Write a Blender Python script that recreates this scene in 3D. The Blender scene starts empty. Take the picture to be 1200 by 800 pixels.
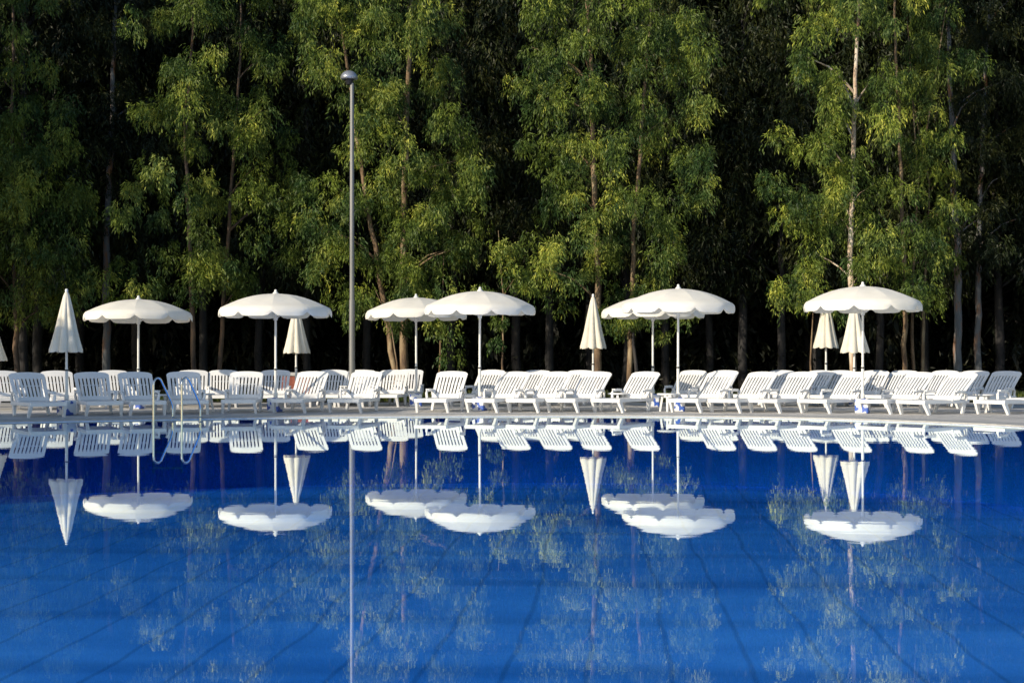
import bpy, bmesh, math, random
import numpy as np
from mathutils import Vector, Matrix
PI = math.pi
random.seed(7)
rng = np.random.default_rng(11)
sc = bpy.context.scene
C = sc.collection

F, CAMH, YH = 1667.0, 1.2, 419.0
def at(px, py, D):
    return Vector(((px-600)/F*D, D, CAMH+(YH-py)/F*D))
def gx(px, D): return (px-600)/F*D

# ------------------------------------------------------------------ materials
def new_mat(name):
    m = bpy.data.materials.new(name); m.use_nodes = True
    nt = m.node_tree; nt.nodes.clear()
    out = nt.nodes.new('ShaderNodeOutputMaterial')
    return m, nt, out
def nd(nt, t, **kw):
    n = nt.nodes.new(t)
    for k, v in kw.items():
        if k in n.inputs: n.inputs[k].default_value = v
        else: setattr(n, k, v)
    return n
def ramp(nt, fac, stops):
    r = nt.nodes.new('ShaderNodeValToRGB')
    el = r.color_ramp.elements
    while len(el) < len(stops): el.new(0.5)
    for e, (p, c) in zip(el, stops):
        e.position = p; e.color = (*c, 1)
    nt.links.new(fac, r.inputs['Fac'])
    return r.outputs['Color']
def coords(nt, scale, kind='Object'):
    tc = nd(nt, 'ShaderNodeTexCoord'); mp = nd(nt, 'ShaderNodeMapping')
    mp.inputs['Scale'].default_value = scale
    nt.links.new(tc.outputs[kind], mp.inputs['Vector'])
    return mp.outputs['Vector']
def noise(nt, vec, scale, detail=4, rough=.55):
    n = nd(nt, 'ShaderNodeTexNoise'); n.inputs['Scale'].default_value = scale
    n.inputs['Detail'].default_value = detail; n.inputs['Roughness'].default_value = rough
    nt.links.new(vec, n.inputs['Vector']); return n.outputs['Fac']
def simple(name, c1, c2, scale=3, rough=.5, metal=0, bump=0, sc3=(1,1,1), spec=.5):
    m, nt, out = new_mat(name)
    v = coords(nt, sc3); f = noise(nt, v, scale)
    col = ramp(nt, f, [(.3, c1), (.7, c2)])
    p = nd(nt, 'ShaderNodeBsdfPrincipled', Roughness=rough, Metallic=metal)
    p.inputs['Specular IOR Level'].default_value = spec
    nt.links.new(col, p.inputs['Base Color'])
    if bump:
        b = nd(nt, 'ShaderNodeBump', Strength=bump, Distance=.02)
        nt.links.new(noise(nt, v, scale*4), b.inputs['Height']); nt.links.new(b.outputs[0], p.inputs['Normal'])
    nt.links.new(p.outputs[0], out.inputs[0])
    return m
M = {}
M['plastic'] = simple('white resin', (.78,.79,.81), (.87,.87,.87), 2.2, .38)
M['white_paint'] = simple('white paint', (.68,.68,.66), (.80,.80,.78), 4, .4)
M['steel'] = simple('polished steel', (.55,.55,.53), (.68,.68,.66), 6, .16, 1)
M['lamp_grey'] = simple('lamp post grey', (.15,.155,.155), (.24,.24,.235), 2, .45, .2, 0, (1,1,.2))
M['lamp_dome'] = simple('lamp dome silver', (.33,.35,.40), (.42,.44,.48), 3, .3, .6)
M['black'] = simple('black plastic', (.015,.015,.018), (.03,.03,.03), 4, .5)
M['concrete'] = simple('concrete kerb', (.38,.385,.39), (.50,.50,.49), 5, .75, 0, .3)
M['white_tile'] = simple('white rim tile', (.46,.49,.52), (.60,.62,.64), 9, .25)
M['dark_slot'] = simple('gutter slot', (.03,.035,.04), (.07,.07,.07), 9, .6)
M['terracotta'] = simple('terracotta', (.20,.055,.035), (.34,.11,.07), 6, .8, 0, .3)
M['soil'] = simple('woodland soil', (.014,.012,.008), (.045,.035,.02), 1.5, .95, 0, .5)

def canvas(nm,c1,c2):
    m, nt, out = new_mat(nm)
    v = coords(nt, (1,1,1))
    col = ramp(nt, noise(nt, v, 3.5), [(.3, c1), (.7, c2)])
    d = nd(nt, 'ShaderNodeBsdfDiffuse'); t = nd(nt, 'ShaderNodeBsdfTranslucent')
    b = nd(nt, 'ShaderNodeBump', Strength=.35, Distance=.02)
    nt.links.new(noise(nt, v, 7, 3), b.inputs['Height'])
    nt.links.new(b.outputs[0], d.inputs['Normal'])
    nt.links.new(col, d.inputs['Color']); nt.links.new(col, t.inputs['Color'])
    mx = nd(nt, 'ShaderNodeMixShader'); mx.inputs[0].default_value = .22
    nt.links.new(d.outputs[0], mx.inputs[1]); nt.links.new(t.outputs[0], mx.inputs[2])
    nt.links.new(mx.outputs[0], out.inputs[0]); return m
M['canvas'] = canvas('cream canvas',(.88,.85,.77),(.93,.91,.84))
M['canvas_beige'] = canvas('beige furled canvas',(.80,.75,.63),(.90,.86,.76))

def blotch():
    m, nt, out = new_mat('white with blue blotches')
    v = coords(nt, (1,1,1))
    f = noise(nt, v, 10, .8, .5)
    col = ramp(nt, f, [(.52, (.78,.80,.84)), (.57, (.05,.12,.48))])
    nt.nodes[-1].color_ramp.interpolation = 'LINEAR'
    p = nd(nt, 'ShaderNodeBsdfPrincipled', Roughness=.35)
    nt.links.new(col, p.inputs['Base Color']); nt.links.new(p.outputs[0], out.inputs[0]); return m
M['blotch'] = blotch()

def leafmat(name, dark, light, warm, trans=.3):
    m, nt, out = new_mat(name)
    at_ = nd(nt, 'ShaderNodeAttribute'); at_.attribute_name = 'tint'
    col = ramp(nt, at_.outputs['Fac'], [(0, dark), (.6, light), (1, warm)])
    v = coords(nt, (1,1,1))
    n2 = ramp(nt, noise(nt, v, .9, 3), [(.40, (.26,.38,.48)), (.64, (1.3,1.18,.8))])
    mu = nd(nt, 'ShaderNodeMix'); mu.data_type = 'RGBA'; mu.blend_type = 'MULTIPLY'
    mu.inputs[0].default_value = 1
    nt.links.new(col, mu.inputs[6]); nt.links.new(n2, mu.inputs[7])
    c = mu.outputs[2]
    p = nd(nt, 'ShaderNodeBsdfPrincipled', Roughness=.5)
    p.inputs['Specular IOR Level'].default_value = .3
    t = nd(nt, 'ShaderNodeBsdfTranslucent')
    nt.links.new(c, p.inputs['Base Color']); nt.links.new(c, t.inputs['Color'])
    mx = nd(nt, 'ShaderNodeMixShader'); mx.inputs[0].default_value = trans
    nt.links.new(p.outputs[0], mx.inputs[1]); nt.links.new(t.outputs[0], mx.inputs[2])
    nt.links.new(mx.outputs[0], out.inputs[0]); return m
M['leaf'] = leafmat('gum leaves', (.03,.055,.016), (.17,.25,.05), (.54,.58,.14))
M['leaf_dark'] = leafmat('shaded gum leaves', (.016,.028,.012), (.030,.043,.014), (.07,.075,.02), .15)  # gum leaves darkened, with the shade of the wood put into the colour
M['leaf_deep'] = leafmat('shade-toned deep wood leaves', (.008,.012,.008), (.017,.022,.012), (.025,.026,.014), .05)  # darker still: deep woodland shade is painted into these leaves
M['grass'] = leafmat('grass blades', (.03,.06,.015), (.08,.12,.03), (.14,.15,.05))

def bark(name, a, b, c, k=1.0):
    m, nt, out = new_mat(name)
    v = coords(nt, (1,1,.25))
    f = noise(nt, v, 5*k, 5, .6)
    col = ramp(nt, f, [(.32, a), (.5, b), (.66, c)])
    p = nd(nt, 'ShaderNodeBsdfPrincipled', Roughness=.8)
    bm_ = nd(nt, 'ShaderNodeBump', Strength=.5, Distance=.03)
    nt.links.new(noise(nt, coords(nt, (1,1,.12)), 14, 5), bm_.inputs['Height'])
    nt.links.new(bm_.outputs[0], p.inputs['Normal'])
    nt.links.new(col, p.inputs['Base Color']); nt.links.new(p.outputs[0], out.inputs[0]); return m
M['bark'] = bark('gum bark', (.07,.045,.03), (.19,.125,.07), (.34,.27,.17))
M['bark_shade'] = bark('shade-toned gum bark', (.04,.03,.025), (.11,.075,.05), (.22,.13,.07))  # gum bark colours lowered to paint shade on the left trunks
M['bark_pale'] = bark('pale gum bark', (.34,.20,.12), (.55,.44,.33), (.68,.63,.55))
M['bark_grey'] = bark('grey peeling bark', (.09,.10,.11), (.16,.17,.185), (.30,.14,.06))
M['bark_dark'] = bark('shaded bark', (.012,.012,.013), (.028,.027,.03), (.05,.045,.04))  # near-black bark, woodland shade put into its colour

def deckmat():
    m, nt, out = new_mat('pool deck paving')
    v = coords(nt, (1,1,1))
    br = nd(nt, 'ShaderNodeTexBrick'); br.offset = 0
    br.inputs['Scale'].default_value = 1
    br.inputs['Brick Width'].default_value = .5; br.inputs['Row Height'].default_value = .5
    br.inputs['Mortar Size'].default_value = .012
    br.inputs['Color1'].default_value = (.56,.56,.56,1); br.inputs['Color2'].default_value = (.64,.63,.62,1)
    br.inputs['Mortar'].default_value = (.36,.36,.36,1)
    nt.links.new(v, br.inputs['Vector'])
    n2 = ramp(nt, noise(nt, v, .8, 6), [(.3, (.75,.75,.75)), (.7, (1.1,1.08,1.05))])
    mu = nd(nt, 'ShaderNodeMix'); mu.data_type='RGBA'; mu.blend_type='MULTIPLY'; mu.inputs[0].default_value = 1
    nt.links.new(br.outputs['Color'], mu.inputs[6]); nt.links.new(n2, mu.inputs[7])
    p = nd(nt, 'ShaderNodeBsdfPrincipled', Roughness=.7)
    nt.links.new(mu.outputs[2], p.inputs['Base Color']); nt.links.new(p.outputs[0], out.inputs[0]); return m
M['deck'] = deckmat()

def floormat():
    m, nt, out = new_mat('blue pool tiles')
    tc = nd(nt, 'ShaderNodeTexCoord'); mp = nd(nt, 'ShaderNodeMapping')
    mp.inputs['Rotation'].default_value = (0,0,math.radians(4)); mp.inputs['Location'].default_value = (.2,0,0)
    nt.links.new(tc.outputs['Object'], mp.inputs['Vector'])
    # gentle bend of the seams and painted shade bands as seen through water
    nz = nd(nt, 'ShaderNodeTexNoise'); nz.inputs['Scale'].default_value = .35; nz.inputs['Detail'].default_value = 2
    nt.links.new(mp.outputs[0], nz.inputs['Vector'])
    sub = nd(nt, 'ShaderNodeVectorMath'); sub.operation = 'SUBTRACT'; sub.inputs[1].default_value = (.5,.5,.5)
    nt.links.new(nz.outputs['Color'], sub.inputs[0])
    scl = nd(nt, 'ShaderNodeVectorMath'); scl.operation = 'SCALE'; scl.inputs['Scale'].default_value = .32
    nt.links.new(sub.outputs[0], scl.inputs[0])
    add = nd(nt, 'ShaderNodeVectorMath'); add.operation='ADD'
    nt.links.new(mp.outputs[0], add.inputs[0]); nt.links.new(scl.outputs[0], add.inputs[1])
    sx = nd(nt, 'ShaderNodeSeparateXYZ'); nt.links.new(add.outputs[0], sx.inputs[0])
    def seam_shade(sock, period, width, soft):
        a = nd(nt, 'ShaderNodeMath'); a.operation='PINGPONG'; a.inputs[1].default_value = period/2
        nt.links.new(sock, a.inputs[0])
        b = nd(nt, 'ShaderNodeMapRange'); b.interpolation_type='SMOOTHSTEP'
        b.inputs['From Min'].default_value = width; b.inputs['From Max'].default_value = width+soft
        nt.links.new(a.outputs[0], b.inputs['Value']); return b.outputs[0]
    s1 = seam_shade(sx.outputs['X'], .66, .008, .03)
    s2 = seam_shade(sx.outputs['Y'], 2.3, .06, .30)  # soft cross bands paint shadows lying on the pool floor
    mi = nd(nt, 'ShaderNodeMath'); mi.operation='MULTIPLY'
    m2 = nd(nt, 'ShaderNodeMapRange'); m2.inputs['To Min'].default_value=.77; nt.links.new(s1, m2.inputs['Value'])
    shade_band = nd(nt, 'ShaderNodeMapRange'); shade_band.inputs['To Min'].default_value=.86; nt.links.new(s2, shade_band.inputs['Value'])
    nt.links.new(m2.outputs[0], mi.inputs[0]); nt.links.new(shade_band.outputs[0], mi.inputs[1])
    base = ramp(nt, noise(nt, coords(nt, (.35,1,1)), .5, 4), [(.3, (.14,.54,1.35)), (.7, (.42,.98,2.0))])  # blue above full reflectance: missing light is put into the tile colour
    mu = nd(nt, 'ShaderNodeMix'); mu.data_type='RGBA'; mu.blend_type='MULTIPLY'; mu.inputs[0].default_value=1
    cb = nd(nt, 'ShaderNodeCombineColor')
    for i in range(3): nt.links.new(mi.outputs[0], cb.inputs[i])
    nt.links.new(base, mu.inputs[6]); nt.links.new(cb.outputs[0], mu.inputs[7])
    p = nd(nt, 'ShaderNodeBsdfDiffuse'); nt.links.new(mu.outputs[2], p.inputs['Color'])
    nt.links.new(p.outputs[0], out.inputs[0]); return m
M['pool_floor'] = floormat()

def watermat():
    m, nt, out = new_mat('pool water')
    # very small ripples: a slow swell plus finer crossings
    v1 = coords(nt, (.5,1.6,1)); v2 = coords(nt, (2,5,1))
    h1 = noise(nt, v1, 1.0, 2); h2 = noise(nt, v2, 1.2, 3)
    ad = nd(nt, 'ShaderNodeMath'); ad.operation='MULTIPLY_ADD'; ad.inputs[1].default_value=.22
    nt.links.new(h2, ad.inputs[0]); nt.links.new(h1, ad.inputs[2])
    b = nd(nt, 'ShaderNodeBump', Strength=1.0, Distance=.0006)
    nt.links.new(ad.outputs[0], b.inputs['Height'])
    # Schlick reflectance from the angle between view and rippled surface, the same from above and below
    ge = nd(nt, 'ShaderNodeNewGeometry'); dt = nd(nt, 'ShaderNodeVectorMath'); dt.operation='DOT_PRODUCT'
    nt.links.new(ge.outputs['Incoming'], dt.inputs[0]); nt.links.new(b.outputs[0], dt.inputs[1])
    def mth(op, a, b_=None):
        q = nd(nt, 'ShaderNodeMath'); q.operation=op
        for i,x in enumerate((a,b_)):
            if x is None: continue
            if isinstance(x,(int,float)): q.inputs[i].default_value=x
            else: nt.links.new(x, q.inputs[i])
        return q.outputs[0]
    pw = mth('POWER', mth('SUBTRACT', 1.0, mth('ABSOLUTE', dt.outputs['Value'])), 2.55)
    frs = mth('ADD', mth('MULTIPLY', pw, .97), .025)
    g = nd(nt, 'ShaderNodeBsdfGlossy', Roughness=0.012); g.inputs['Color'].default_value=(.90,1,.95,1)
    nt.links.new(b.outputs[0], g.inputs['Normal'])
    # Beer absorption: the flatter the ray, the longer its way through the water
    inv = mth('MINIMUM', mth('DIVIDE', 1.0, mth('MAXIMUM', mth('ABSOLUTE', dt.outputs['Value']), .03)), 22.0)
    cc = nd(nt, 'ShaderNodeCombineColor')
    for i,a_ in enumerate((.18,.060,.022)):
        nt.links.new(mth('EXPONENT', mth('MULTIPLY', inv, -a_)), cc.inputs[i])
    t = nd(nt, 'ShaderNodeBsdfTransparent'); nt.links.new(cc.outputs[0], t.inputs['Color'])
    mx = nd(nt, 'ShaderNodeMixShader')
    nt.links.new(frs, mx.inputs[0]); nt.links.new(t.outputs[0], mx.inputs[1]); nt.links.new(g.outputs[0], mx.inputs[2])
    nt.links.new(mx.outputs[0], out.inputs[0]); return m
M['water'] = watermat()

# ------------------------------------------------------------------ mesh helpers
class MB:
    def __init__(s): s.v=[]; s.f=[]; s.sm=[]
    def add(s, vs, fs, smooth=False):
        o=len(s.v); s.v += [tuple(p) for p in vs]
        s.f += [tuple(i+o for i in f) for f in fs]; s.sm += [smooth]*len(fs)
    def box(s, c, size, R=None):
        x,y,z=[d/2 for d in size]
        P=[Vector(p) for p in ((-x,-y,-z),(x,-y,-z),(x,y,-z),(-x,y,-z),(-x,-y,z),(x,-y,z),(x,y,z),(-x,y,z))]
        if R: P=[R@p for p in P]
        P=[p+Vector(c) for p in P]
        s.add(P,[(3,2,1,0),(4,5,6,7),(0,1,5,4),(1,2,6,5),(2,3,7,6),(3,0,4,7)])
    def bar(s, a, b, w, t, up=Vector((0,0,1)), w2=None, t2=None):
        a=Vector(a); b=Vector(b); d=(b-a).normalized()
        if abs(d.dot(up))>.95: up=Vector((0,1,0))
        x=d.cross(up).normalized(); y=x.cross(d)
        w2=w2 or w; t2=t2 or t
        P=[a+x*sx*w/2+y*sy*t/2 for sx,sy in ((-1,-1),(1,-1),(1,1),(-1,1))]+[b+x*sx*w2/2+y*sy*t2/2 for sx,sy in ((-1,-1),(1,-1),(1,1),(-1,1))]
        s.add(P,[(0,1,2,3),(7,6,5,4),(0,4,5,1),(1,5,6,2),(2,6,7,3),(3,7,4,0)])
    def tube(s, pts, rad, n=8, cap=True):
        pts=[Vector(p) for p in pts]
        if not isinstance(rad,(list,tuple)): rad=[rad]*len(pts)
        vs=[]; ref=Vector((0,1,0)) 
        for i,p in enumerate(pts):
            d=(pts[min(i+1,len(pts)-1)]-pts[max(i-1,0)]).normalized()
            r_=ref if abs(d.dot(ref))<.92 else Vector((1,0,0))
            x=d.cross(r_).normalized(); y=d.cross(x)
            for k in range(n):
                a=2*PI*k/n; vs.append(p+(x*math.cos(a)+y*math.sin(a))*rad[i])
        fs=[(i*n+k,i*n+(k+1)%n,(i+1)*n+(k+1)%n,(i+1)*n+k) for i in range(len(pts)-1) for k in range(n)]
        s.add(vs,fs,True)
        if cap:
            s.add(vs[:n],[tuple(range(n))]); s.add(vs[-n:],[tuple(range(n))[::-1]])
    def lathe(s, prof, c=(0,0,0), n=20):
        c=Vector(c); vs=[c+Vector((r*math.cos(2*PI*k/n),r*math.sin(2*PI*k/n),z)) for r,z in prof for k in range(n)]
        fs=[(i*n+k,i*n+(k+1)%n,(i+1)*n+(k+1)%n,(i+1)*n+k) for i in range(len(prof)-1) for k in range(n)]
        s.add(vs,fs,True)
    def build(s, name, mat, parent=None, bevel=0):
        me=bpy.data.meshes.new(name); me.from_pydata(s.v,[],s.f); 
        me.polygons.foreach_set('use_smooth', s.sm); me.materials.append(mat); me.update()
        o=bpy.data.objects.new(name,me); C.objects.link(o)
        if parent: o.parent=parent
        if bevel:
            b=o.modifiers.new('bevel','BEVEL'); b.width=bevel; b.segments=2; b.limit_method='ANGLE'
        return o
def tag(o,label=None,cat=None,group=None,kind=None):
    if label: o['label']=label
    if cat: o['category']=cat
    if group: o['group']=group
    if kind: o['kind']=kind
    return o
def empty(name,loc,rz=0):
    o=bpy.data.objects.new(name,None); C.objects.link(o); o.location=loc; o.rotation_euler=(0,0,rz); o.empty_display_size=.2
    return o
def kids(o): return [c for c in C.objects if c.parent==o]
def copy_tree(o,parent=None,_m={}):
    c=o.copy(); C.objects.link(c)
    if parent: c.parent=parent
    for ch in CH.get(o.name,[]): copy_tree(ch,c)
    return c
CH={}
def reg(o):
    CH[o.name]=kids(o)
    for c in CH[o.name]: CH[c.name]=kids(c)
    return o

# ------------------------------------------------------------------ setting
def spline(P, n=14):
    out=[]
    for i in range(len(P)):
        p0,p1,p2,p3=[np.array(P[(i+k-1)%len(P)],float) for k in range(4)]
        for t in np.linspace(0,1,n,endpoint=False):
            out.append(tuple(.5*((2*p1)+(-p0+p2)*t+(2*p0-5*p1+4*p2-p3)*t*t+(-p0+3*p1-3*p2+p3)*t**3)))
    return out
ctrl=[(-21,2),(-23,8),(-22,15),(-17,21.8),(-12.5,24.6),(-9.4,26.15),(-6.5,27.5),(-3.8,28.5),(0.2,29.0),(3,28.75),(5,28.1),(6.5,27.1),(7.75,25.8),(8.75,24.2),(9.8,21.0),(11,16),(12,8),(10,2.2),(3,1.3),(-8,1.2)]
outline=spline(ctrl)[::-1]
def area(P): return sum(P[i][0]*P[(i+1)%len(P)][1]-P[(i+1)%len(P)][0]*P[i][1] for i in range(len(P)))/2
if area(outline)<0: outline=outline[::-1]
def offset(P,d):
    n=len(P); out=[]
    for i in range(n):
        a=np.array(P[i-1]); b=np.array(P[(i+1)%n]); t=b-a; t/=np.linalg.norm(t)
        out.append((P[i][0]+t[1]*d,P[i][1]-t[0]*d))
    return out
def ring(mb,A,za,B,zb):
    n=len(A); mb.add([(x,y,za) for x,y in A]+[(x,y,zb) for x,y in B],[(i,(i+1)%n,n+(i+1)%n,n+i) for i in range(n)])
def filled(name,loops,z,mat,kind='structure'):
    bm=bmesh.new(); ed=[]
    for L in loops:
        vs=[bm.verts.new((x,y,z)) for x,y in L]
        ed+=[bm.edges.new((vs[i],vs[(i+1)%len(vs)])) for i in range(len(vs))]
    bmesh.ops.triangle_fill(bm,use_beauty=True,edges=ed,normal=(0,0,1))
    for f in bm.faces:
        if f.normal.z<0: f.normal_flip()
    me=bpy.data.meshes.new(name); bm.to_mesh(me); bm.free(); me.materials.append(mat)
    o=bpy.data.objects.new(name,me); C.objects.link(o); o['kind']=kind; return o
DH=.02
filled('water',[outline],0,M['water'])
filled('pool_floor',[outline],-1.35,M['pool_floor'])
w=MB(); ring(w,outline,-1.35,outline,-.03); M['pool_wall']=simple('blue wall tiles',(.05,.32,.78),(.07,.42,.95),3,.5); w.build('pool_wall',M['pool_wall'])['kind']='structure'
c=MB(); o1=offset(outline,.05); ring(c,outline,-.03,outline,.012); ring(c,outline,.012,o1,.016)
c.build('pool_rim',M['white_tile'])['kind']='structure'
c=MB(); o2=offset(outline,.12); ring(c,o1,.012,o2,.012)
c.build('gutter',M['dark_slot'])['kind']='structure'
c=MB(); o3=offset(outline,.95); ring(c,o2,.012,o2,.035); ring(c,o2,.035,o3,.035); ring(c,o3,.035,o3,.0)
c.build('pool_coping',M['concrete'])['kind']='structure'
deck_rect=[(-45,-8),(45,-8),(45,37.5),(-45,37.5)]
filled('pool_deck',[deck_rect,o3],DH,M['deck'])
filled('ground',[[(-1500,-1500),(1500,-1500),(1500,1500),(-1500,1500)],deck_rect],0,M['soil'])

# ------------------------------------------------------------------ sun loungers
def slot_panel(mb, W, L, rows, nslot, slotw, th, T, edge=.045, arch=0, rnd=.06, bow=0):
    """panel in local (u across, v along) mapped by T(u,v,w); rows = list of (v0,v1) slot ranges"""
    us=[-W/2]; sp=(W-2*edge)/nslot
    cols=[]
    us=[-W/2,-W/2+edge*.5]
    for i in range(nslot):
        c0=-W/2+edge+sp*(i+.5); us+= [c0-slotw/2,c0+slotw/2]; cols.append(len(us)-2)
    us+=[W/2-edge*.5,W/2]
    vs=sorted({0,L-rnd,L}|{x for r in rows for x in r}|{L*.25,L*.5,L*.75})
    nu,nv=len(us),len(vs)
    def vv(u,v):
        f=(v/L)
        if v>L-rnd-1e-6 and arch>=0:
            k=abs(u)/(W/2); v=v+arch*(1-k*k)*(v>=L-1e-6)
            if v>=L-1e-6 and k>.8: v-=rnd*.6*((k-.8)/.2)**2
        return v
    P=[]
    for s_ in (0,1):
        for v in vs:
            for u in us:
                P.append(T(u,vv(u,v),(th if s_ else 0)+bow*((2*u/W)**2)))
    F_=[]; N=nu*nv
    def solid(i,j):
        if i<0 or j<0 or i>=nu-1 or j>=nv-1: return False
        if i in cols:
            for a,b in rows:
                if vs[j]>=a-1e-6 and vs[j+1]<=b+1e-6: return False
        return True
    for j in range(nv-1):
        for i in range(nu-1):
            if not solid(i,j): continue
            a,b,c_,d=j*nu+i,j*nu+i+1,(j+1)*nu+i+1,(j+1)*nu+i
            F_+= [(d,c_,b,a),(a+N,b+N,c_+N,d+N)]
            if not solid(i-1,j): F_.append((a,d,d+N,a+N)[::-1])
            if not solid(i+1,j): F_.append((b,c_,c_+N,b+N))
            if not solid(i,j-1): F_.append((a,b,b+N,a+N))
            if not solid(i,j+1): F_.append((d,c_,c_+N,d+N)[::-1])
    mb.add(P,F_)
def make_lounger(angle,BL=.71):
    # origin: ground under the hinge; foot toward -Y, back toward +Y
    r=empty('sun_lounger',(0,0,0))
    W=.70; SH=.30; SL=1.22
    s=MB(); slot_panel(s,W-.06,SL,[(.08,.52),(.60,1.12)],9,.026,.022,lambda u,v,w:Vector((u,-SL+v,SH-.03+w)))
    s.build('seat',M['plastic'],r)
    b=MB(); ca,sa=math.cos(angle),math.sin(angle)
    def TB(u,v,w):
        q=v+.0; bend=.05*(v/BL)**2
        n=w-bend
        return Vector((u*(1+.075*v/BL), q*ca-n*sa, SH-.01+q*sa+n*ca))
    slot_panel(b,W-.025,BL,[(.10,BL-.15)],8,.030,.026,TB,arch=.035,rnd=.07,bow=-.012)
    b.build('backrest',M['plastic'],r)
    for sx in (-1,1):
        f=MB(); x=sx*(W/2-.012)
        f.bar((x,-SL-.01,SH-.035),(x,.30,SH-.045),.05,.075)
        # armrest moulded on the rail
        f.build('side_rail',M['plastic'],r,.008)
        a=MB(); x=sx*(W/2+.025)
        a.tube([(x-sx*.02,-.30,SH-.02),(x,-.28,SH+.10),(x,-.22,SH+.15),(x,-.02,SH+.165),(x,.12,SH+.155),(x,.17,SH+.11),(x-sx*.02,.19,SH-.02)],[.03,.028,.03,.032,.032,.028,.03],8)
        a.box((x,-.06,SH+.18),(.08,.30,.02))
        a.build('armrest',M['plastic'],r)
        for y0,sp in ((-SL+.04,.13),(.16,-.10)):
            l=MB()
            xt=sx*(W/2-.03); xb=sx*(W/2-.005)
            l.bar((xb,y0+sp,0),(xt,y0,SH-.03),.05,.07,Vector((0,1,0)),.065,.13)
            l.build('leg',M['plastic'],r,.006)
    for yy in (-SL+.0,.28):
        c=MB(); c.bar((-W/2,yy,SH-.04),(W/2,yy,SH-.04),.05,.075); c.build('cross_bar',M['plastic'],r,.006)
    if angle>.2:
        t=MB()
        for sx in (-1,1):
            t.bar((sx*.24,.27,SH-.02),(sx*.24,BL*.62*ca+.02,SH+BL*.62*sa-.04),.03,.025)
        t.bar((-.24,BL*.6*ca+.02,SH+BL*.6*sa-.05),(.24,BL*.6*ca+.02,SH+BL*.6*sa-.05),.025,.025)
        t.build('back_strut',M['plastic'],r)
    return reg(r)
def place_lounger(proto, px, D, S, angle, label, group):
    """px, D: picture column and distance of the top edge of the backrest; S: lean of the slats"""
    ray=(px-600)/F; th=math.atan(ray+S)
    topx=gx(px,D); plan=angle[1]*math.cos(angle[0])
    o=proto if not proto.get('label') else copy_tree(proto)
    o.location=(topx-math.sin(th)*plan, D-math.cos(th)*plan, DH)
    o.rotation_euler=(0,0,-th); tag(o,label,'sun lounger',group)
    return o
A1=(math.radians(50),.76); A2=(math.radians(44),.83); A0=(math.radians(4),.76)
L1=make_lounger(*A1); L2=make_lounger(*A2); L0=make_lounger(*A0)
front=[(31,29.4,-0.3,'leftmost white sun lounger of the front row, cut by the photo\'s left side'),
 (107,30.2,-0.18,'shaded white lounger right of the leftmost closed parasol with a blotched base'),
 (158,30.5,-0.18,'shaded white lounger in front of the leftmost open parasol pole'),
 (215,31.0,-0.1,'lone white lounger directly behind the steel pool ladder rails'),
 (289,31.5,0.1,'white front-row lounger just left of the second open parasol pole'),
 (367,31.9,0.33,'white front-row lounger just left of the tall lamp post'),
 (430,32.0,0.3,'white front-row lounger just right of the tall lamp post'),
 (530,32.1,0.28,'lone white lounger between the two central open parasol poles'),
 (605,32.1,0.48,'white front-row lounger first right of the tallest central parasol pole'),
 (654,32.1,0.5,'white front-row lounger second right of the tallest central parasol pole'),
 (700,32.1,0.5,'white front-row lounger below the central closed parasol'),
 (757,32.0,0.58,'lone white lounger below the paired parasols, left of both poles\' gap'),
 (846,32.0,0.56,'white front-row lounger right of the front pole of the paired parasols'),
 (894,31.8,0.6,'white lounger left end of the sunlit group before the two closed parasols'),
 (941,31.7,0.62,'white front-row lounger left of the pair of closed parasols'),
 (1005,31.4,0.75,'white front-row lounger behind the rightmost open parasol pole'),
 (1078,31.1,0.82,'white front-row lounger first right of the rightmost open parasol'),
 (1129,30.5,1.0,'white lounger strongly turned at the right, second beyond the last parasol')]
proto={}
for i,(px,D,S,lb) in enumerate(front):
    a=(A1,L1) if (px<600) else (A2,L2)
    place_lounger(a[1],px,D,S,a[0],lb,'white sun loungers in the front row')
back=[(2,33.0,-0.20,'back-row lounger at the photo\'s left edge behind the leftmost front one'),
 (66,33.2,-0.16,'back-row lounger behind the pole of the leftmost whole closed parasol'),
 (132,34.6,-0.14,'back-row lounger between the two shaded loungers left of the ladder'),
 (262,35.2,0.04,'back-row lounger first right of the pool ladder'),
 (323,35.3,0.08,'back-row lounger behind the second open parasol pole'),
 (391,35.6,0.14,'back-row lounger peeping out immediately left of the lamp post'),
 (462,35.7,0.16,'back-row lounger immediately left of the third open parasol pole'),
 (480,37.2,0.10,'rearmost lounger standing behind the third open parasol pole'),
 (577,35.7,0.48,'back-row lounger immediately right of the tallest central parasol pole'),
 (630,35.8,0.48,'back-row lounger in the middle of the long central group'),
 (680,35.8,0.48,'back-row lounger left of the central closed parasol pole'),
 (813,35.7,0.52,'back-row lounger immediately right of the paired parasols\' front pole'),
 (916,35.5,0.58,'back-row lounger in the middle of the sunlit right group'),
 (962,35.3,0.58,'back-row lounger under the left one of the two closed parasols'),
 (1026,35.2,0.48,'back-row lounger immediately right of the rightmost open parasol pole'),
 (1108,35,0.68,'back-row lounger behind the two loungers right of the last parasol'),
 (1143,34.4,0.60,'back-row lounger with raised back beside the strongly turned front lounger'),
 (1180,33.6,0.60,'rightmost upright lounger, apart from the others near the right edge'),
 (226,35.0,0,'back-row lounger half hidden behind the one at the pool ladder'),
 (424,35.6,.2,'back-row lounger right behind the lamp post and the lounger beside it'),
 (850,35.6,.5,'back-row lounger hidden behind the one right of the paired parasols'),
 (985,35.2,.5,'back-row lounger between the rightmost closed parasol and the last open pole'),
 (1060,35.0,.6,'back-row lounger first after the gap right of the last open parasol')]
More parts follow.
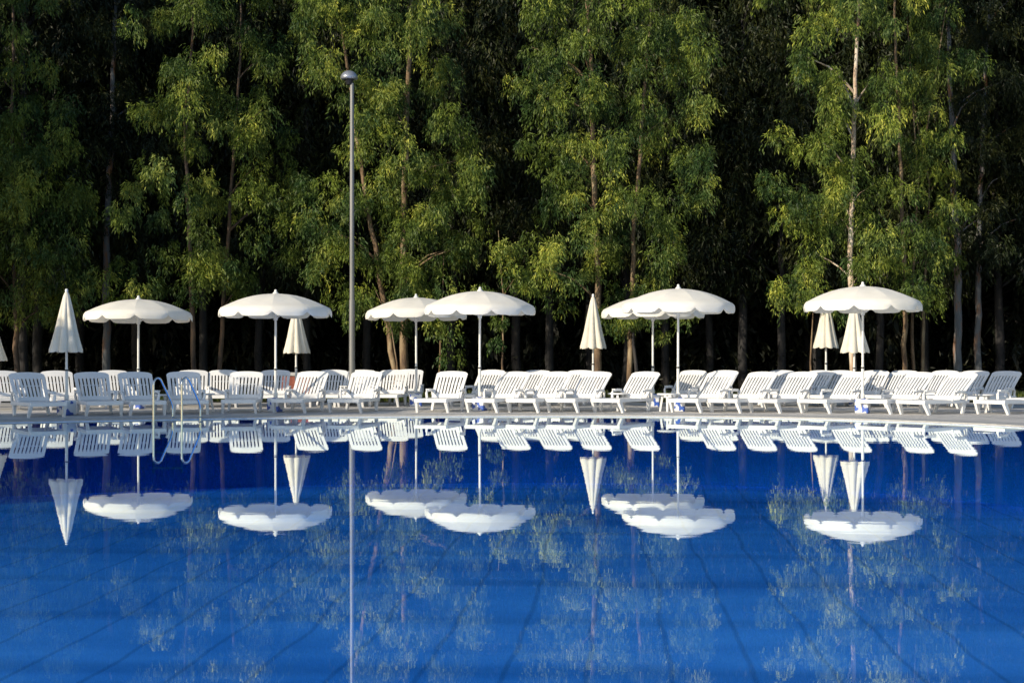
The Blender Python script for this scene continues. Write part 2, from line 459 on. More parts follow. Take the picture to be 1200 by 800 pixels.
for px,D,S,lb in back:
    a=(A1,L1) if (px<600) else (A2,L2)
    place_lounger(a[1],px,D,S,a[0],lb,'white sun loungers in the back row')
th=math.radians(50)
L0.location=(gx(1196,30.3),30.3,DH); L0.rotation_euler=(0,0,-th)
tag(L0,'white lounger laid flat at the right edge of the photo','sun lounger','white sun loungers in the front row')

# ------------------------------------------------------------------ parasols
def make_open():
    r=empty('open_parasol',(0,0,0)); H=2.72; R=1.18; NR=10; SUB=8
    cv=MB(); prof=[.0,.03,.12,.25,.4,.55,.7,.82,.91,.965,1.0]
    n=NR*SUB; vs=[]; fs=[]
    rows=[]
    def pt(k,t,extra=0,inn=0):
        a=2*PI*k/n; ph=(k%SUB)/SUB
        tent=math.cos(PI/NR)/math.cos((ph-.5)*2*PI/NR)      # straight between ribs
        mid=math.sin(PI*ph)
        rr=R*t*(1-(1-tent)*1.0)*(1+.045*math.sqrt(mid)*t**4)
        z=H-.06-.34*t**2.1 - .02*mid*t*(1-t)
        return a,rr,z,mid
    for t in prof:
        rows.append([ (rr*math.cos(a),rr*math.sin(a),z) for a,rr,z,m_ in (pt(k,t) for k in range(n))])
    for e in (.35,.7,1.0):
        row=[]
        for k in range(n):
            a,rr,z,mid=pt(k,1.0)
            dep=.12+.10*min(1,(max(mid,0)*1.9)**.7)
            rr2=rr*(1+(.036 if e<.5 else .044 if e<.9 else .036))
            row.append((rr2*math.cos(a),rr2*math.sin(a),z-dep*e))
        rows.append(row)
    for rw in rows: vs+=rw
    for i in range(len(rows)-1):
        for k in range(n): fs.append((i*n+k,(i+1)*n+k,(i+1)*n+(k+1)%n,i*n+(k+1)%n))
    cv.add(vs,fs,True); co_=cv.build('canopy',M['canvas'],r)
    me=co_.data; sh=me.attributes.new('sharp_edge','BOOLEAN','EDGE')   # stitched seams over the ribs
    sh.data.foreach_set('value',[(e.vertices[0]%n)%SUB==0 and e.vertices[0]%n==e.vertices[1]%n for e in me.edges])
    # pole + finial + knob
    p=MB(); p.tube([(0,0,-.12),(0,0,.9)],.031,12); p.tube([(0,0,.88),(0,0,H-.05)],.025,12); p.build('pole',M['white_paint'],r)
    f=MB(); f.lathe([(0,H+.045),(.018,H+.04),(.03,H+.02),(.028,H-.005),(.06,H-.04),(.075,H-.068),(0,H-.07)]); f.build('finial',M['white_paint'],r)
    k=MB(); k.lathe([(.026,.84),(.040,.845),(.040,.875),(.026,.88)],n=12); k.bar((0,0,.855),(.085,-.02,.855),.022,.022); k.build('clamp_knob',M['black'],r)
    h=MB(); h.lathe([(.024,2.02),(.045,2.03),(.045,2.10),(.024,2.11)],n=12); h.build('runner',M['white_paint'],r)
    for i in range(NR):
        a=2*PI*i/NR; d=Vector((math.cos(a),math.sin(a),0))
        rb=MB(); rb.tube([d*(R*t)+Vector((0,0,H-.08-.34*t**2.1)) for t in (.02,.3,.6,.85,.985)],.007,5)
        rb.tube([d*.03+Vector((0,0,2.07)), d*(R*.5)+Vector((0,0,H-.09-.34*.5**2.1))],.006,5)
        rb.build('rib',M['white_paint'],r)
    return reg(r)
def make_closed():
    r=empty('closed_parasol',(0,0,0)); H=2.68
    cv=MB(); n=64; rows=[]
    prof=[(0,.02),(.03,.045),(.10,.075),(.3,.125),(.6,.195),(.9,.26),(1.15,.325),(1.30,.37),(1.36,.375)]
    for z,rad in prof:
        row=[]
        for k in range(n):
            a=2*PI*k/n; ph=(k%8)/8
            f=abs(math.sin(PI*ph)); amp=.30*min(1,z/.5)
            rr=rad*(1-amp*(1-f**.8))*(1+.10*math.sin(3*a+1)*min(1,z)*.6)
            zz=H-.05-z+(-.045*f+.03 if z>1.3 else 0)
            row.append((rr*math.cos(a+.25*z*.3),rr*math.sin(a+.25*z*.3),zz))
        rows.append(row)
    vs=[p for rw in rows for p in rw]; fs=[]
    for i in range(len(rows)-1):
        for k in range(n): fs.append((i*n+k,(i+1)*n+k,(i+1)*n+(k+1)%n,i*n+(k+1)%n))
    cv.add(vs,fs,True); cv.build('canopy',M['canvas_beige'],r)
    p=MB(); p.tube([(0,0,-.12),(0,0,.9)],.033,12); p.tube([(0,0,.88),(0,0,H-.1)],.027,12); p.build('pole',M['white_paint'],r)
    f=MB(); f.lathe([(0,H+.02),(.03,H+.005),(.035,H-.03),(.03,H-.07)]); f.build('finial',M['white_paint'],r)
    k=MB(); k.lathe([(.028,.84),(.042,.845),(.042,.875),(.028,.88)],n=12); k.bar((0,0,.855),(.085,-.02,.855),.022,.022); k.build('clamp_knob',M['black'],r)
    return reg(r)
def make_base():
    r=empty('parasol_base',(0,0,0))
    b=MB(); b.box((0,0,.155),(.29,.29,.31)); b.build('block',M['blotch'],r,.03)
    c_=MB(); c_.lathe([(.028,.31),(.045,.31),(.045,.42),(.028,.42)],n=14); c_.build('socket',M['white_paint'],r)
    return reg(r)
OP=make_open(); CL=make_closed(); BS=make_base()
opens=[(161,346,32.8,'leftmost open cream parasol, left of the pool ladder',1.0,-1.2),
 (323,339,31.0,'open cream parasol standing immediately left of the lamp post',1.0,0),
 (487,344,34.5,'open parasol right of the lamp post, partly behind the tallest central one',.995,-1),
 (563,336,31.7,'large open parasol in the centre overlapping its left neighbour',1.0,1.2),
 (765,342,34.2,'rear parasol of the overlapping pair, its pole on the left',1.0,0),
 (795,333,31.25,'front parasol of the overlapping pair, its pole on the right',1.0,.6),
 (1011,330,30.3,'rightmost open cream parasol above two closed ones',1.0,0)]
def put(proto,px,D,topy,H,lean,label,cat,group,rz,k=1):
    o=proto if not proto.get('label') else copy_tree(proto)
    ztop=CAMH+(YH-topy)/F*D; sc_=(ztop-DH)/H
    o.location=(gx(px,D)+0,D,DH+.14); o.rotation_euler=(0,math.radians(lean),rz)
    o.scale=(k,k,(ztop-DH-.14)/(H-.0)) 
    tag(o,label,cat,group); return o
for i,(px,ty,D,lb,k,lean) in enumerate(opens):
    o=put(OP,px-lean*.9,D,ty,2.765,lean,lb,'parasol','open cream parasols',math.radians(-90+[11,6,14,13,8,10,14][i]),k)
closeds=[(-10,369,34,'closed parasol half cut off by the photo\'s left edge'),
 (78,338,29.2,'closed cream parasol furled beside the leftmost open one'),
 (347,354,36.5,'closed parasol furled under the right side of the open one by the lamp post'),
 (695,344,37.5,'closed parasol furled alone left of the overlapping open pair'),
 (968,344,38.5,'left and farther of two closed parasols under the rightmost open one'),
 (1001,350,34.5,'right and nearer of two closed parasols under the rightmost open one')]
for i,(px,ty,D,lb) in enumerate(closeds):
    put(CL,px,D,ty,2.70,0,lb,'parasol','closed cream parasols',i*1.1,.93)
bl=['under the pole of the leftmost open parasol','under the open parasol left of the lamp post','under the open parasol right of the lamp post','under the tallest central open parasol','under the rear one of the paired parasols','under the front one of the paired parasols','under the rightmost open parasol']
bc=['under the closed parasol at the left edge','under the closed parasol near the left','under the closed parasol left of the lamp post','under the lone central closed parasol','under the farther of the two right closed parasols','under the nearer of the two right closed parasols']
for (px,D,lb) in [(o[0],o[2],b) for o,b in zip(opens,bl)]+[(o[0],o[2],b) for o,b in zip(closeds,bc)]:
    o=BS if not BS.get('label') else copy_tree(BS)
    o.location=(gx(px,D),D,DH); o.rotation_euler=(0,0,random.uniform(-.5,.5))
    tag(o,'white block base with blue blotches '+lb,'parasol base','blotched parasol bases')

# ------------------------------------------------------------------ small white side tables
def make_table():
    r=empty('side_table',(0,0,0))
    t=MB(); t.lathe([(0,.40),(.2,.40),(.225,.395),(.225,.37),(.2,.365),(0,.365)],n=20); t.build('table_top',M['plastic'],r)
    for i in range(3):
        a=2*PI*i/3+.4; l=MB(); l.bar((math.cos(a)*.19,math.sin(a)*.19,0),(math.cos(a)*.12,math.sin(a)*.12,.37),.04,.03,w2=.05,t2=.04); l.build('leg',M['plastic'],r)
    return reg(r)
TB_=make_table()
for px,D,lb in [(186,30.4,'small round white table left of the lounger behind the ladder'),(240,31.2,'small round white table right of the lounger behind the ladder'),
                (724,31.6,'small round white table left of the lone lounger by the paired parasols'),(782,31.2,'small round white table beside the front pole of the paired parasols'),
                (1153,30.6,'small round white table beside the strongly turned lounger at right')]:
    o=TB_ if not TB_.get('label') else copy_tree(TB_)
    o.location=(gx(px,D),D,DH); tag(o,lb,'side table','small round side tables')

# ------------------------------------------------------------------ lamp post
r=empty('lamp_post',(gx(412.5,35),35,DH)); tag(r,'tall slim grey lamp post with a domed silver head','lamp post')
HZ=CAMH+(YH-92)/F*35-DH
p=MB(); p.tube([(0,0,0),(0,0,2.6)],[.075,.07],14); p.tube([(0,0,2.6),(0,0,HZ-.12)],[.06,.048],14); p.build('pole',M['lamp_grey'],r)
p=MB(); p.lathe([(.15,0),(.15,.02),(.08,.03),(.08,.16),(.07,.17)]); p.build('base_plate',M['lamp_grey'],r)
p=MB(); p.lathe([(.045,HZ-.16),(.08,HZ-.15),(.10,HZ-.05),(.16,HZ-.02)],(-.07,0,0)); p.build('neck',M['black'],r)
p=MB(); p.lathe([(0,HZ-.03)]+[(.19,HZ-.03)]+[(.215*math.cos(a),HZ+.19*math.sin(a)) for a in np.linspace(0,PI/2,9)],(-.07,0,0),24); p.build('dome',M['lamp_dome'],r)

# ------------------------------------------------------------------ pool ladder
lx0,lx1,LD=gx(181,27.2),gx(214,27.2),27.25
r=empty('pool_ladder',((lx0+lx1)/2,LD,0),0); tag(r,'pool ladder with two curved steel handrails at the left of the pool','pool ladder')
for x in (lx0,lx1):
    cx=x-(lx0+lx1)/2
    top=CAMH+(YH-442)/F*27.3
    pts=[(cx,-.12,-1.0),(cx,-.12,top-.14)]
    for a in np.linspace(0,PI*.78,9):
        pts.append((cx+.06*(1-math.cos(a)),-.12+.09*(1-math.cos(a)),top-.14+.13*math.sin(a)))
    pts+=[(cx+.21,.38,.36),(cx+.225,.44,.27),(cx+.23,.45,.2),(cx+.23,.45,.0)]
    m=MB(); m.tube(pts,.021,12); m.build('handrail',M['steel'],r)
    m=MB(); m.lathe([(.022,.06),(.05,.05),(.055,.036)],(cx+.23,.45,0),14); m.build('flange',M['steel'],r)
for z in (-.3,-.6,-.9):
    m=MB(); m.box((0,-.12,z),(lx1-lx0,.08,.03)); m.build('tread',M['white_paint'],r)

# terracotta planter
r=empty('planter',(gx(348,38.2),38.2,0)); tag(r,'reddish brown planter box with pale rim left of the lamp post','planter')
m=MB(); m.box((0,0,.36),(.8,.5,.72)); m.build('box',M['terracotta'],r,.02)
m=MB(); m.box((0,0,.76),(.88,.58,.09)); m.build('rim',M['concrete'],r,.01)

# ------------------------------------------------------------------ leaves
def leaf_mesh(name, base, ang_dir, length, width, tint, mat, parent=None):
    n=len(base)
    d=ang_dir/np.linalg.norm(ang_dir,axis=1,keepdims=True)
    rnd=rng.normal(size=(n,3)); s=np.cross(d,rnd); s/=np.linalg.norm(s,axis=1,keepdims=True)
    nrm=np.cross(d,s)
    L=length[:,None]; Wd=width[:,None]
    v=np.empty((n,4,3),np.float32)
    v[:,0]=base; v[:,1]=base+d*L*.42+s*Wd*.5+nrm*Wd*.3; v[:,2]=base+d*L+nrm*L*.10*rng.normal(size=(n,1)); v[:,3]=base+d*L*.42-s*Wd*.5+nrm*Wd*.3
    me=bpy.data.meshes.new(name); me.vertices.add(n*4); me.vertices.foreach_set('co',v.ravel())
    me.loops.add(n*4); me.loops.foreach_set('vertex_index',np.arange(n*4,dtype=np.int32))
    me.polygons.add(n); me.polygons.foreach_set('loop_start',np.arange(0,n*4,4,dtype=np.int32))
    a=me.attributes.new('tint','FLOAT','FACE'); a.data.foreach_set('value',np.clip(tint,0,1).astype(np.float32))
    me.materials.append(mat); me.update(calc_edges=True)
    o=bpy.data.objects.new(name,me); C.objects.link(o)
    if parent: o.parent=parent
    return o
def clump_leaves(cen, rad, nspray, nleaf, L, Wd, droop=1.0):
    """hanging sprays of long leaves around clump centres (numpy)"""
    K=len(cen)
    N=K*nspray
    c=np.repeat(cen,nspray,0); r=np.repeat(rad,nspray)[:,None]
    u=rng.normal(size=(N,3)); u/=np.linalg.norm(u,axis=1,keepdims=True)
    rr=rng.random((N,1))**.45
    start=c+u*rr*r*np.array([1,1,1.1])
    out=u*np.array([1,1,.25])+rng.normal(size=(N,3))*.25
    out/=np.linalg.norm(out,axis=1,keepdims=True)
    sl=rng.uniform(.22,.65,(N,1))*np.clip(r*1.4,.3,1.0)
    t=np.tile(np.linspace(0,1,nleaf),N)[:,None]
    st=np.repeat(start,nleaf,0); ou=np.repeat(out,nleaf,0); s2=np.repeat(sl,nleaf,0)
    pos=st+ou*s2*(.75*t-.3*t*t)+np.array([0,0,-1])*s2*droop*(t**1.7)*.9
    pos+=rng.normal(size=pos.shape)*.045
    d=ou*.55*(1-.4*t)+rng.normal(size=pos.shape)*.42; d[:,2]-=(.75+.5*t[:,0])*droop
    n=len(pos)
    sp_t=np.repeat(rng.random(N),nleaf); cl_t=np.repeat(rng.random(K),nspray*nleaf)
    tint=.02+.32*sp_t+.42*cl_t+.3*rng.random(n)+.12*rng.random(n)**6
    return pos,d,L*rng.uniform(.6,1.25,n),Wd*rng.uniform(.7,1.3,n),tint
def interp_trunk(pts,z):
    for a,b in zip(pts[:-1],pts[1:]):
        if a.z<=z<=b.z: return a.lerp(b,(z-a.z)/(b.z-a.z))
    return pts[-1] if z>pts[-1].z else pts[0]
def make_tree(stems, ellipses, D, label, mat_l, mat_b, dens=1.0, L=.14, Wd=.03, r0=.16, group=None, name='eucalyptus_tree', depth=1.7, clumpL=430, crad=.40, upper=None):
    base=at(stems[0][0][0],466,D); base.z=0
    r=empty(name,base); tag(r,label,'tree',group)
    tm=MB(); ST=[]
    for si,st in enumerate(stems):
        pts=[]
        for px,py in st:
            q=at(px,py,D); 
            if si: q.y+=.25*si
            pts.append(q)
        pts[0].z=-.1
        # refine with wobble
        fine=[]
        for a,b in zip(pts[:-1],pts[1:]):
            k=max(2,int((b-a).length/.5))
            for j in range(k):
                q=a.lerp(b,j/k); q.x+=random.gauss(0,.018); q.y+=random.gauss(0,.02); fine.append(q)
        fine.append(pts[-1]); H=fine[-1].z
        rs=[(r0*.68*(.75 if si else 1))*(1-.78*max(0,q.z)/H)*(1.25 if q.z<.3 else 1) for q in fine]
        ST.append((pts,rs,H,si)); tm.tube([q-base for q in fine],rs,10)
    cen=[];rad=[]
    for (cx,cy,rx,ry,*dd) in ellipses:
        dn=(dd[0] if dd else 1.0)*rng.choice([.7,.9,1.0,1.15])
        A=PI*rx*ry*(D/F)**2
        k=max(2,int(A*4.0*dn*dens))
        a=rng.uniform(0,2*PI,k); q=np.sqrt(rng.random(k))
        X=(cx-600+np.cos(a)*q*rx)/F*D; Z=CAMH+(YH-(cy+np.sin(a)*q*ry))/F*D
        Yd=D-.5*min(1,depth)+rng.normal(size=k)*depth*.6*np.sqrt(1-q*q*.8)
        cen.append(np.stack([X,Yd,Z],1)); rad.append(rng.uniform(.65,1.25,k)*crad)
    cen=np.concatenate(cen); rad=np.concatenate(rad)
    # limbs
    for i in range(len(cen)):
        if random.random()<.14:
            c_=Vector(cen[i]); best=None
            for pts,rs,H,si in ST:
                dist=math.hypot(c_.x-interp_trunk(pts,c_.z).x,c_.y-interp_trunk(pts,c_.z).y)
                q=interp_trunk(pts,max(2.0,min(H*.95,c_.z-.35*dist-.35)))
                if best is None or dist<best[0]: best=(dist,q)
            dist,q=best
            if dist<.25 or dist>1.9: continue
            mid=q.lerp(c_,.5); mid.z+=.12*dist; mid.x+=random.gauss(0,.06)
            r1=.012+.012*min(dist,3)
            tm.tube([x-base for x in (q,q.lerp(mid,.5)+Vector((0,0,.03*dist)),mid,mid.lerp(c_,.6),c_)],[r1*1.25,r1,r1*.75,r1*.5,r1*.3],5,False)
    tk=tm.build('trunk',mat_b,r)
    if upper: pass
    nl=14; ns=max(4,clumpL//nl)
    pos,d,Ls,Ws,ti=clump_leaves(cen,rad,ns,nl,L,Wd)
    leaf_mesh('crown',pos-np.array(base),d,Ls,Ws,ti,mat_l,r)
    return r
T=make_tree
T([[(20,466),(17,300),(14,150),(16,0),(18,-150)]],
  [(50,150,40,60),(55,220,48,60),(20,260,45,60),(40,320,60,40),(5,180,40,60),(30,50,45,50,.6),(25,-40,50,60,.8),(75,280,30,60),(100,345,26,30,.6),(50,370,40,24,.6)],41,
  'leafy eucalyptus at the far left, its crown hanging low behind the left edge parasols',M['leaf'],M['bark_shade'],r0=.13)
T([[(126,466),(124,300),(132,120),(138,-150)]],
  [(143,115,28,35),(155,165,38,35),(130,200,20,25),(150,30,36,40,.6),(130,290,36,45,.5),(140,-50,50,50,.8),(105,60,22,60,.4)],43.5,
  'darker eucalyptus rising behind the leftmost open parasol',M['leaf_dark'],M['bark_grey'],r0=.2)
T([[(228,466),(223,300),(217,160),(226,40),(232,-150)]],
  [(198,45,25,28),(235,10,30,35),(212,105,36,26),(240,85,25,20),(188,130,18,22),(230,150,36,24),(262,110,20,40,.7),(215,200,40,28,.7),(160,330,40,30,.6),(240,330,26,40,.6),(215,285,30,30,.6),(215,-60,50,50),(250,250,25,30,.6),(170,255,28,35,.6)],41,
  'eucalyptus with orange trunk between the two leftmost open parasols',M['leaf'],M['bark_shade'],r0=.12)
T([[(256,466),(264,330),(273,200),(281,60),(288,-150)]],
  [(288,15,22,32),(322,80,14,26),(300,125,28,30),(318,155,26,26),(292,175,18,18),(318,215,26,34),(345,240,26,36),(330,290,32,26,.7),(372,310,22,22,.7),(300,330,30,26,.6),(270,300,24,34,.6),(255,250,26,30,.7),(300,-60,45,50),(300,60,22,20)],42,
  'slender leaning eucalyptus above the second open parasol',M['leaf'],M['bark_shade'],r0=.11)
T([[(474,466),(472,300),(475,160),(482,0),(486,-150)],[(468,466),(446,330),(420,180),(398,20),(390,-100)]],
  [(350,20,20,30),(385,25,28,38),(395,75,26,28),(445,45,38,42),(500,40,30,40),(515,75,22,35),(440,105,36,30),(470,140,45,26),(520,135,24,22),(540,170,20,22),
   (430,165,26,24),(462,200,40,26),(515,215,36,26),(425,230,40,28),(480,255,40,26),(548,205,24,20),(390,260,28,30),(440,300,36,26,.9),(510,290,36,30),(400,310,26,20,.7),(560,250,22,18,.7),(430,-50,70,50),(505,330,34,24,.8),(460,340,36,20,.7),(405,340,26,20,.6),(488,365,22,26,.6),(455,385,20,20,.5)],41,
  'broad eucalyptus with a reddish trunk right of the lamp post',M['leaf'],M['bark'],r0=.19)
T([[(700,466),(701,330),(695,180),(692,60),(676,-120)],[(738,466),(742,300),(752,160),(762,30),(768,-120)]],
  [(645,25,26,36),(632,75,26,20),(608,95,14,20),(660,70,24,30),(640,120,22,26),(632,170,18,26),(705,20,24,30),(735,45,28,30),(790,20,30,34),(770,80,26,22),(805,75,24,26),(820,120,16,30),
   (690,120,30,30),(735,130,26,26),(665,180,26,24),(715,190,36,24),(765,160,22,24),(805,185,22,34),(650,235,26,24),(695,240,32,24),(745,235,28,24),(785,250,26,30),(640,290,18,28),(680,300,32,26),(735,300,30,22),(790,300,26,24,.6),(720,-50,80,50),(815,250,14,24,.6),(660,345,26,22,.6),(712,350,20,24,.6),(765,345,24,20,.6),(625,325,18,22,.6)],40.5,
  'broad twin-stemmed eucalyptus above the central closed parasol',M['leaf'],M['bark'],r0=.17)
T([[(1001,466),(996,300),(1002,140),(1005,20),(1010,-150)]],
  [(960,30,26,26),(945,60,24,26),(975,90,18,22),(1040,20,30,26),(1035,90,26,22),(955,135,36,26),(1025,140,24,22),(935,165,26,24),(975,180,34,24),(915,200,20,18),(960,230,34,24),(1010,225,32,28),(1045,235,20,24),
   (930,260,24,18),(985,275,40,24),(1040,285,34,24),(945,305,32,20),(1005,315,34,18),(922,345,20,22,.8),(1075,290,20,24,.8),(985,-40,70,40),(905,5,18,16),(965,345,26,20,.7),(1060,345,26,22,.7)],40,
  'bright green eucalyptus with a pale upper trunk above the rightmost open parasol',M['leaf'],M['bark_pale'],r0=.15)
T([[(1060,466),(1061,360),(1056,200),(1050,60),(1046,-150)],[(1073,466),(1072,370),(1074,280),(1080,200)],[(1087,466),(1088,360),(1091,300),(1096,200)]],
  [(1080,35,30,40,.8),(1075,110,26,40,.8),(1110,80,28,30,.7),(1060,180,22,30,.8),(1095,170,30,30,.7),(1085,250,28,26,.7),(1110,225,24,26,.7),(1080,330,36,18,.9),(1120,300,26,22,.6),(1060,-50,60,50)],42,
  'eucalyptus with three thin yellowish stems right of the rightmost open parasol',M['leaf'],M['bark'],r0=.12,L=.15)
T([[(1122,466),(1123,330),(1117,200),(1112,60),(1110,-150)]],
  [(1135,40,40,40,.7),(1150,120,36,40,.7),(1130,190,30,40,.6),(1140,270,40,36,.7),(1120,-50,60,50)],44,
  'eucalyptus with blue-grey and orange peeling trunk near the right edge',M['leaf_dark'],M['bark_grey'],r0=.2)
T([[(1146,466),(1147,330),(1150,200),(1160,0),(1165,-150)]],
  [(1185,60,36,60,.7),(1190,170,30,50,.8),(1180,270,34,40,.7),(1215,120,40,60),(1170,-50,60,50)],45.5,
  'dark eucalyptus with a plain grey trunk at the far right',M['leaf_dark'],M['bark_grey'],r0=.17)
# young trees low down
T([[(589,466),(590,400),(588,330),(584,270)]],
  [(588,300,22,22,.8),(605,345,20,18,.8),(575,350,18,18,.8),(592,385,20,20,.7),(582,285,14,14,.8)],40,
  'young leafy tree below the canopy right of the central parasol',M['leaf'],M['bark'],r0=.05,crad=.3,clumpL=260,name='young_tree',L=.12,Wd=.035,depth=.6)
T([[(514,466),(516,400),(519,340),(520,300)]],
  [(520,345,24,22,.8),(500,380,14,18,.8),(532,400,14,18,.6)],40.5,
  'thin orange-stemmed young tree under the central parasols',M['leaf'],M['bark'],r0=.05,crad=.3,clumpL=260,name='young_tree',L=.12,Wd=.035,depth=.6)
T([[(468,466),(462,400),(456,375),(440,340)]],
  [(405,372,14,13,.9),(418,350,18,16,.9),(440,360,22,12,.8)],39.5,
  'crooked young tree leaning toward the lamp post',M['leaf'],M['bark'],r0=.045,crad=.26,clumpL=240,name='young_tree',L=.12,Wd=.035,depth=.5)
T([[(951,466),(950,400),(952,360),(940,320)]],
  [(925,345,16,16,.9),(945,350,16,16,.9),(905,330,10,10,.8)],39.6,
  'thin yellow-stemmed young tree left of the rightmost open parasol',M['leaf'],M['bark'],r0=.05,crad=.28,clumpL=240,name='young_tree',L=.12,Wd=.035,depth=.5)
T([[(750,466),(742,400),(744,350),(748,320)]],
  [(740,385,18,16,.8),(765,380,22,16,.8),(725,350,22,14,.8),(785,370,16,14,.6),(755,350,20,18,.8)],40.6,
  'leaning trunked young tree behind the paired parasols',M['leaf'],M['bark_dark'],r0=.10,crad=.3,clumpL=260,name='young_tree',L=.13,Wd=.03,depth=.6)

# second and third rows of the wood: darker trees standing behind
def dark_template(seed, mat, H=17, lo=4.0, R=2.6, k=95, L=.22, Wd=.045, r0=.15, clump=440):
    global rng
    r=empty('woodland_tree',(0,0,0))
    n=k; z=rng.uniform(lo,H,n); rr=R*np.sqrt(rng.random(n))*np.clip((H+1.5-z)/(H-lo)*1.4,.35,1)
    a=rng.uniform(0,2*PI,n); cen=np.stack([np.cos(a)*rr,np.sin(a)*rr,z],1); rad=rng.uniform(.6,1.1,n)
    pos,d,Ls,Ws,ti=clump_leaves(cen,rad,clump//10,10,L,Wd)
    leaf_mesh('crown',pos,d,Ls,Ws,ti,mat,r)
    m=MB(); pts=[Vector((random.gauss(0,.05)+.02*zz*random.uniform(-1,1),random.gauss(0,.05),zz)) for zz in np.linspace(-.1,H,14)]
    m.tube(pts,[r0*(1-.8*i/13) for i in range(14)],9)
    for i in range(0,n,3):
        c_=Vector(cen[i]); q=Vector((0,0,max(2.5,c_.z-1.2))); m.tube([q,q.lerp(c_,.5)+Vector((0,0,.15)),c_],[.05,.035,.015],5,False)
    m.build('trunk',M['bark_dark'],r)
    return reg(r)
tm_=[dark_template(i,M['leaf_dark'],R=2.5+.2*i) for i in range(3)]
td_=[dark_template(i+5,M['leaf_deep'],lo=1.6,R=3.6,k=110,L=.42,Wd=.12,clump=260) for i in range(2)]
row2=[(-160,46,0),(-60,46.5,0),(45,46,0),(95,47.5,0),(160,46.5,0),(240,46,0),(305,47,0),(360,46.5,0),(430,47.5,0),(530,46.5,0),(605,47,0),(645,46,0),(690,48,0),(735,46.5,0),(781,47,0),(830,48,0),(870,47,0),(915,46.5,0),(960,48,0),(1030,46.5,0),(1085,48,0),(1170,47,0),(1215,46,0),(1290,46.5,0),(1380,47,0)]
for i,(px,D,_) in enumerate(row2):
    t=tm_[i%3]; o=t if not t.get('label') else copy_tree(t)
    o.location=(gx(px,D),D,0); o.rotation_euler=(0,0,random.uniform(0,6.28)); s=random.uniform(.92,1.12); o.scale=(s,s,s)
    tag(o,'dim grey-trunked tree standing in shade behind the sunlit eucalyptus row','tree','shaded trees in the wood')
for i in range(36):
    row=i//18; D=52+row*5.5+random.uniform(-1,1); X=-24+(i%18)*2.9+row*1.4+random.uniform(-.5,.5)
    t=td_[i%2]; o=t if not t.get('label') else copy_tree(t)
    o.location=(X,D,0); o.rotation_euler=(0,0,random.uniform(0,6.28)); s=random.uniform(.95,1.2); o.scale=(s,s,s)
    tag(o,'nearly black tree deep in the wood behind the shaded trunks','tree','black trees deep in the wood')
# far wood mass that closes the view
n=26000
P=np.stack([rng.uniform(-75,75,n),rng.uniform(62,72,n),rng.uniform(0,21,n)],1); d=rng.normal(size=(n,3))*.5; d[:,2]-=.6
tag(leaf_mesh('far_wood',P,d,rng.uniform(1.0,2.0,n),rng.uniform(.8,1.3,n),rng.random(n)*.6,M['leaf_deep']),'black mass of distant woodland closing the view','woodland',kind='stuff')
# more trees of the same row, left and right of the picture; last two, nearer, added to shade left trees
for i,(X,Y,s) in enumerate([(-21,41.5,1),(-17.8,40,.95),(-25,39,1),(-31,38,1.05),(-14.6,42.5,1.0),(20,41,1),(25,42,1),(-38,36,1),(31,42,1),(-18.5,34,.9),(-22.5,32,.9)]):
    o=copy_tree(tm_[i%3]); o.location=(X,Y,0); o.rotation_euler=(0,0,i*1.3); o.scale=(s*1.1,s*1.1,s)
    tag(o,'dark tree of the wood beside the photographed stretch','tree','outlying trees of the wood')
# unseen hedge added left of the pool, top sloped to shade the left loungers
n=52000
r=empty('shade_hedge',(-19.6,18.6,0)); tag(r,'unseen tall hedge added left of the pool to shade the loungers','hedge')
u=rng.uniform(-1,1,n); HZZ=rng.random(n)**.8*(6.6-1.6*u+.3*np.sin(u*17)+.25*np.sin(u*41))
HX=1.5*u*1.0+rng.uniform(-.9,.9,n); HY=3.9*u+rng.uniform(-.3,.3,n)
dd=rng.normal(size=(n,3)); dd[:,2]-=.2
leaf_mesh('foliage',np.stack([HX,HY,HZZ],1),dd,rng.uniform(.15,.3,n),rng.uniform(.08,.16,n),rng.random(n),M['leaf'],r)
m=MB()
for q in np.linspace(-.9,.9,7): m.tube([(1.5*q,3.9*q,0),(1.5*q+.05,3.9*q+.1,1.5),(1.5*q,3.9*q,4.4)],[.07,.06,.02],6)
m.build('stems',M['bark_dark'],r)

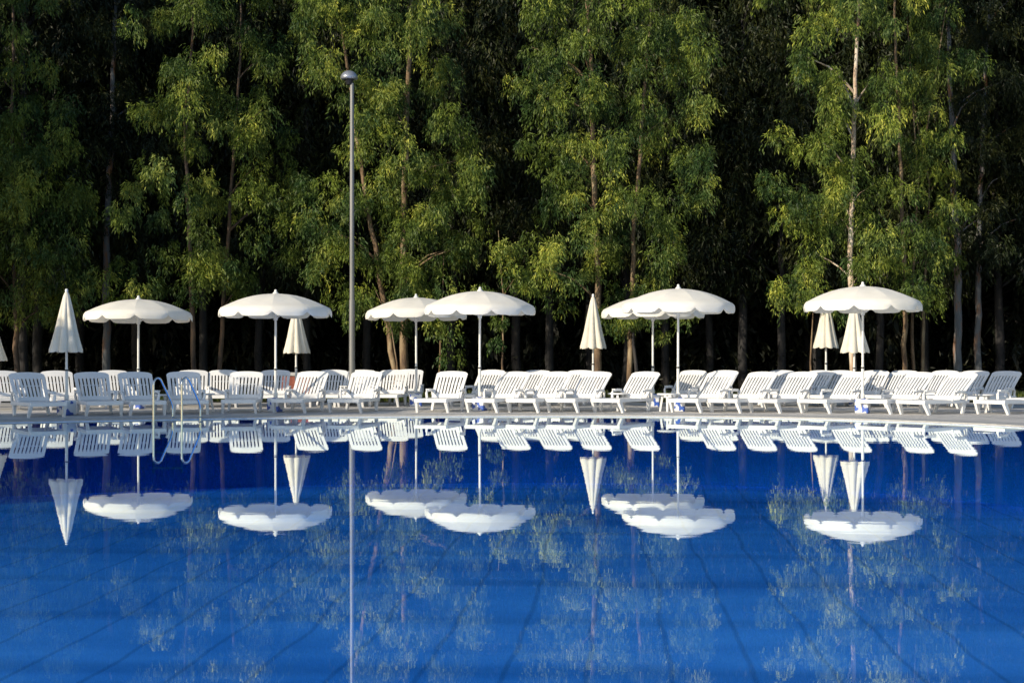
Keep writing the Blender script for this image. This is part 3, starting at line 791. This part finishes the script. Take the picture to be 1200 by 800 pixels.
# grass verge between deck and wood
n=26000
gxx=rng.uniform(-22,22,n); gy=rng.uniform(37.6,44,n)
P=np.stack([gxx,gy,np.zeros(n)],1); d=rng.normal(size=(n,3))*.35; d[:,2]=1
tag(leaf_mesh('grass',P,d,rng.uniform(.08,.28,n),rng.uniform(.02,.04,n),rng.random(n),M['grass']),'rough green grass at the edge of the wood','grass',kind='stuff')

n=15000
P=np.stack([rng.uniform(-26,26,n),rng.uniform(46,53,n),rng.random(n)**1.8*1.5],1); d=rng.normal(size=(n,3))*.6; d[:,2]+=.3
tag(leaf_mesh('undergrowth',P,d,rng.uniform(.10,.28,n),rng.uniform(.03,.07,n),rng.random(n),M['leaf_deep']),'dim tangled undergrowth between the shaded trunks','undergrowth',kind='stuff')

# ------------------------------------------------------------------ light, sky, camera
SUN_AZ=Vector((-.75,-.66)); EL=math.radians(19)
sd=Vector((SUN_AZ.x*math.cos(EL),SUN_AZ.y*math.cos(EL),math.sin(EL))).normalized()
l=bpy.data.lights.new('sun','SUN'); l.energy=5.0; l.angle=math.radians(.5); l.color=(1,.865,.66)
so=bpy.data.objects.new('sun',l); C.objects.link(so); so.rotation_euler=(-sd).to_track_quat('-Z','Y').to_euler()
wd=bpy.data.worlds.new('World'); sc.world=wd; wd.use_nodes=True; nt=wd.node_tree
bg=nt.nodes['Background']; sky=nt.nodes.new('ShaderNodeTexSky'); sky.sky_type='NISHITA'; sky.sun_disc=False
sky.sun_elevation=EL; sky.sun_rotation=math.atan2(sd.x,sd.y); sky.air_density=1; sky.dust_density=.6; sky.ozone_density=2
nt.links.new(sky.outputs[0],bg.inputs['Color']); bg.inputs['Strength'].default_value=.15
cd=bpy.data.cameras.new('camera'); co=bpy.data.objects.new('camera',cd); C.objects.link(co)
co.location=(0,0,CAMH); co.rotation_euler=(PI/2,0,0); cd.sensor_width=36; cd.lens=F*36/1200; cd.shift_y=19/1200; cd.clip_end=4000
sc.camera=co
sc.view_settings.view_transform='Standard'; sc.view_settings.look='None'; sc.view_settings.exposure=0
sc.cycles.max_bounces=8; sc.cycles.transparent_max_bounces=12; sc.cycles.use_denoising=True
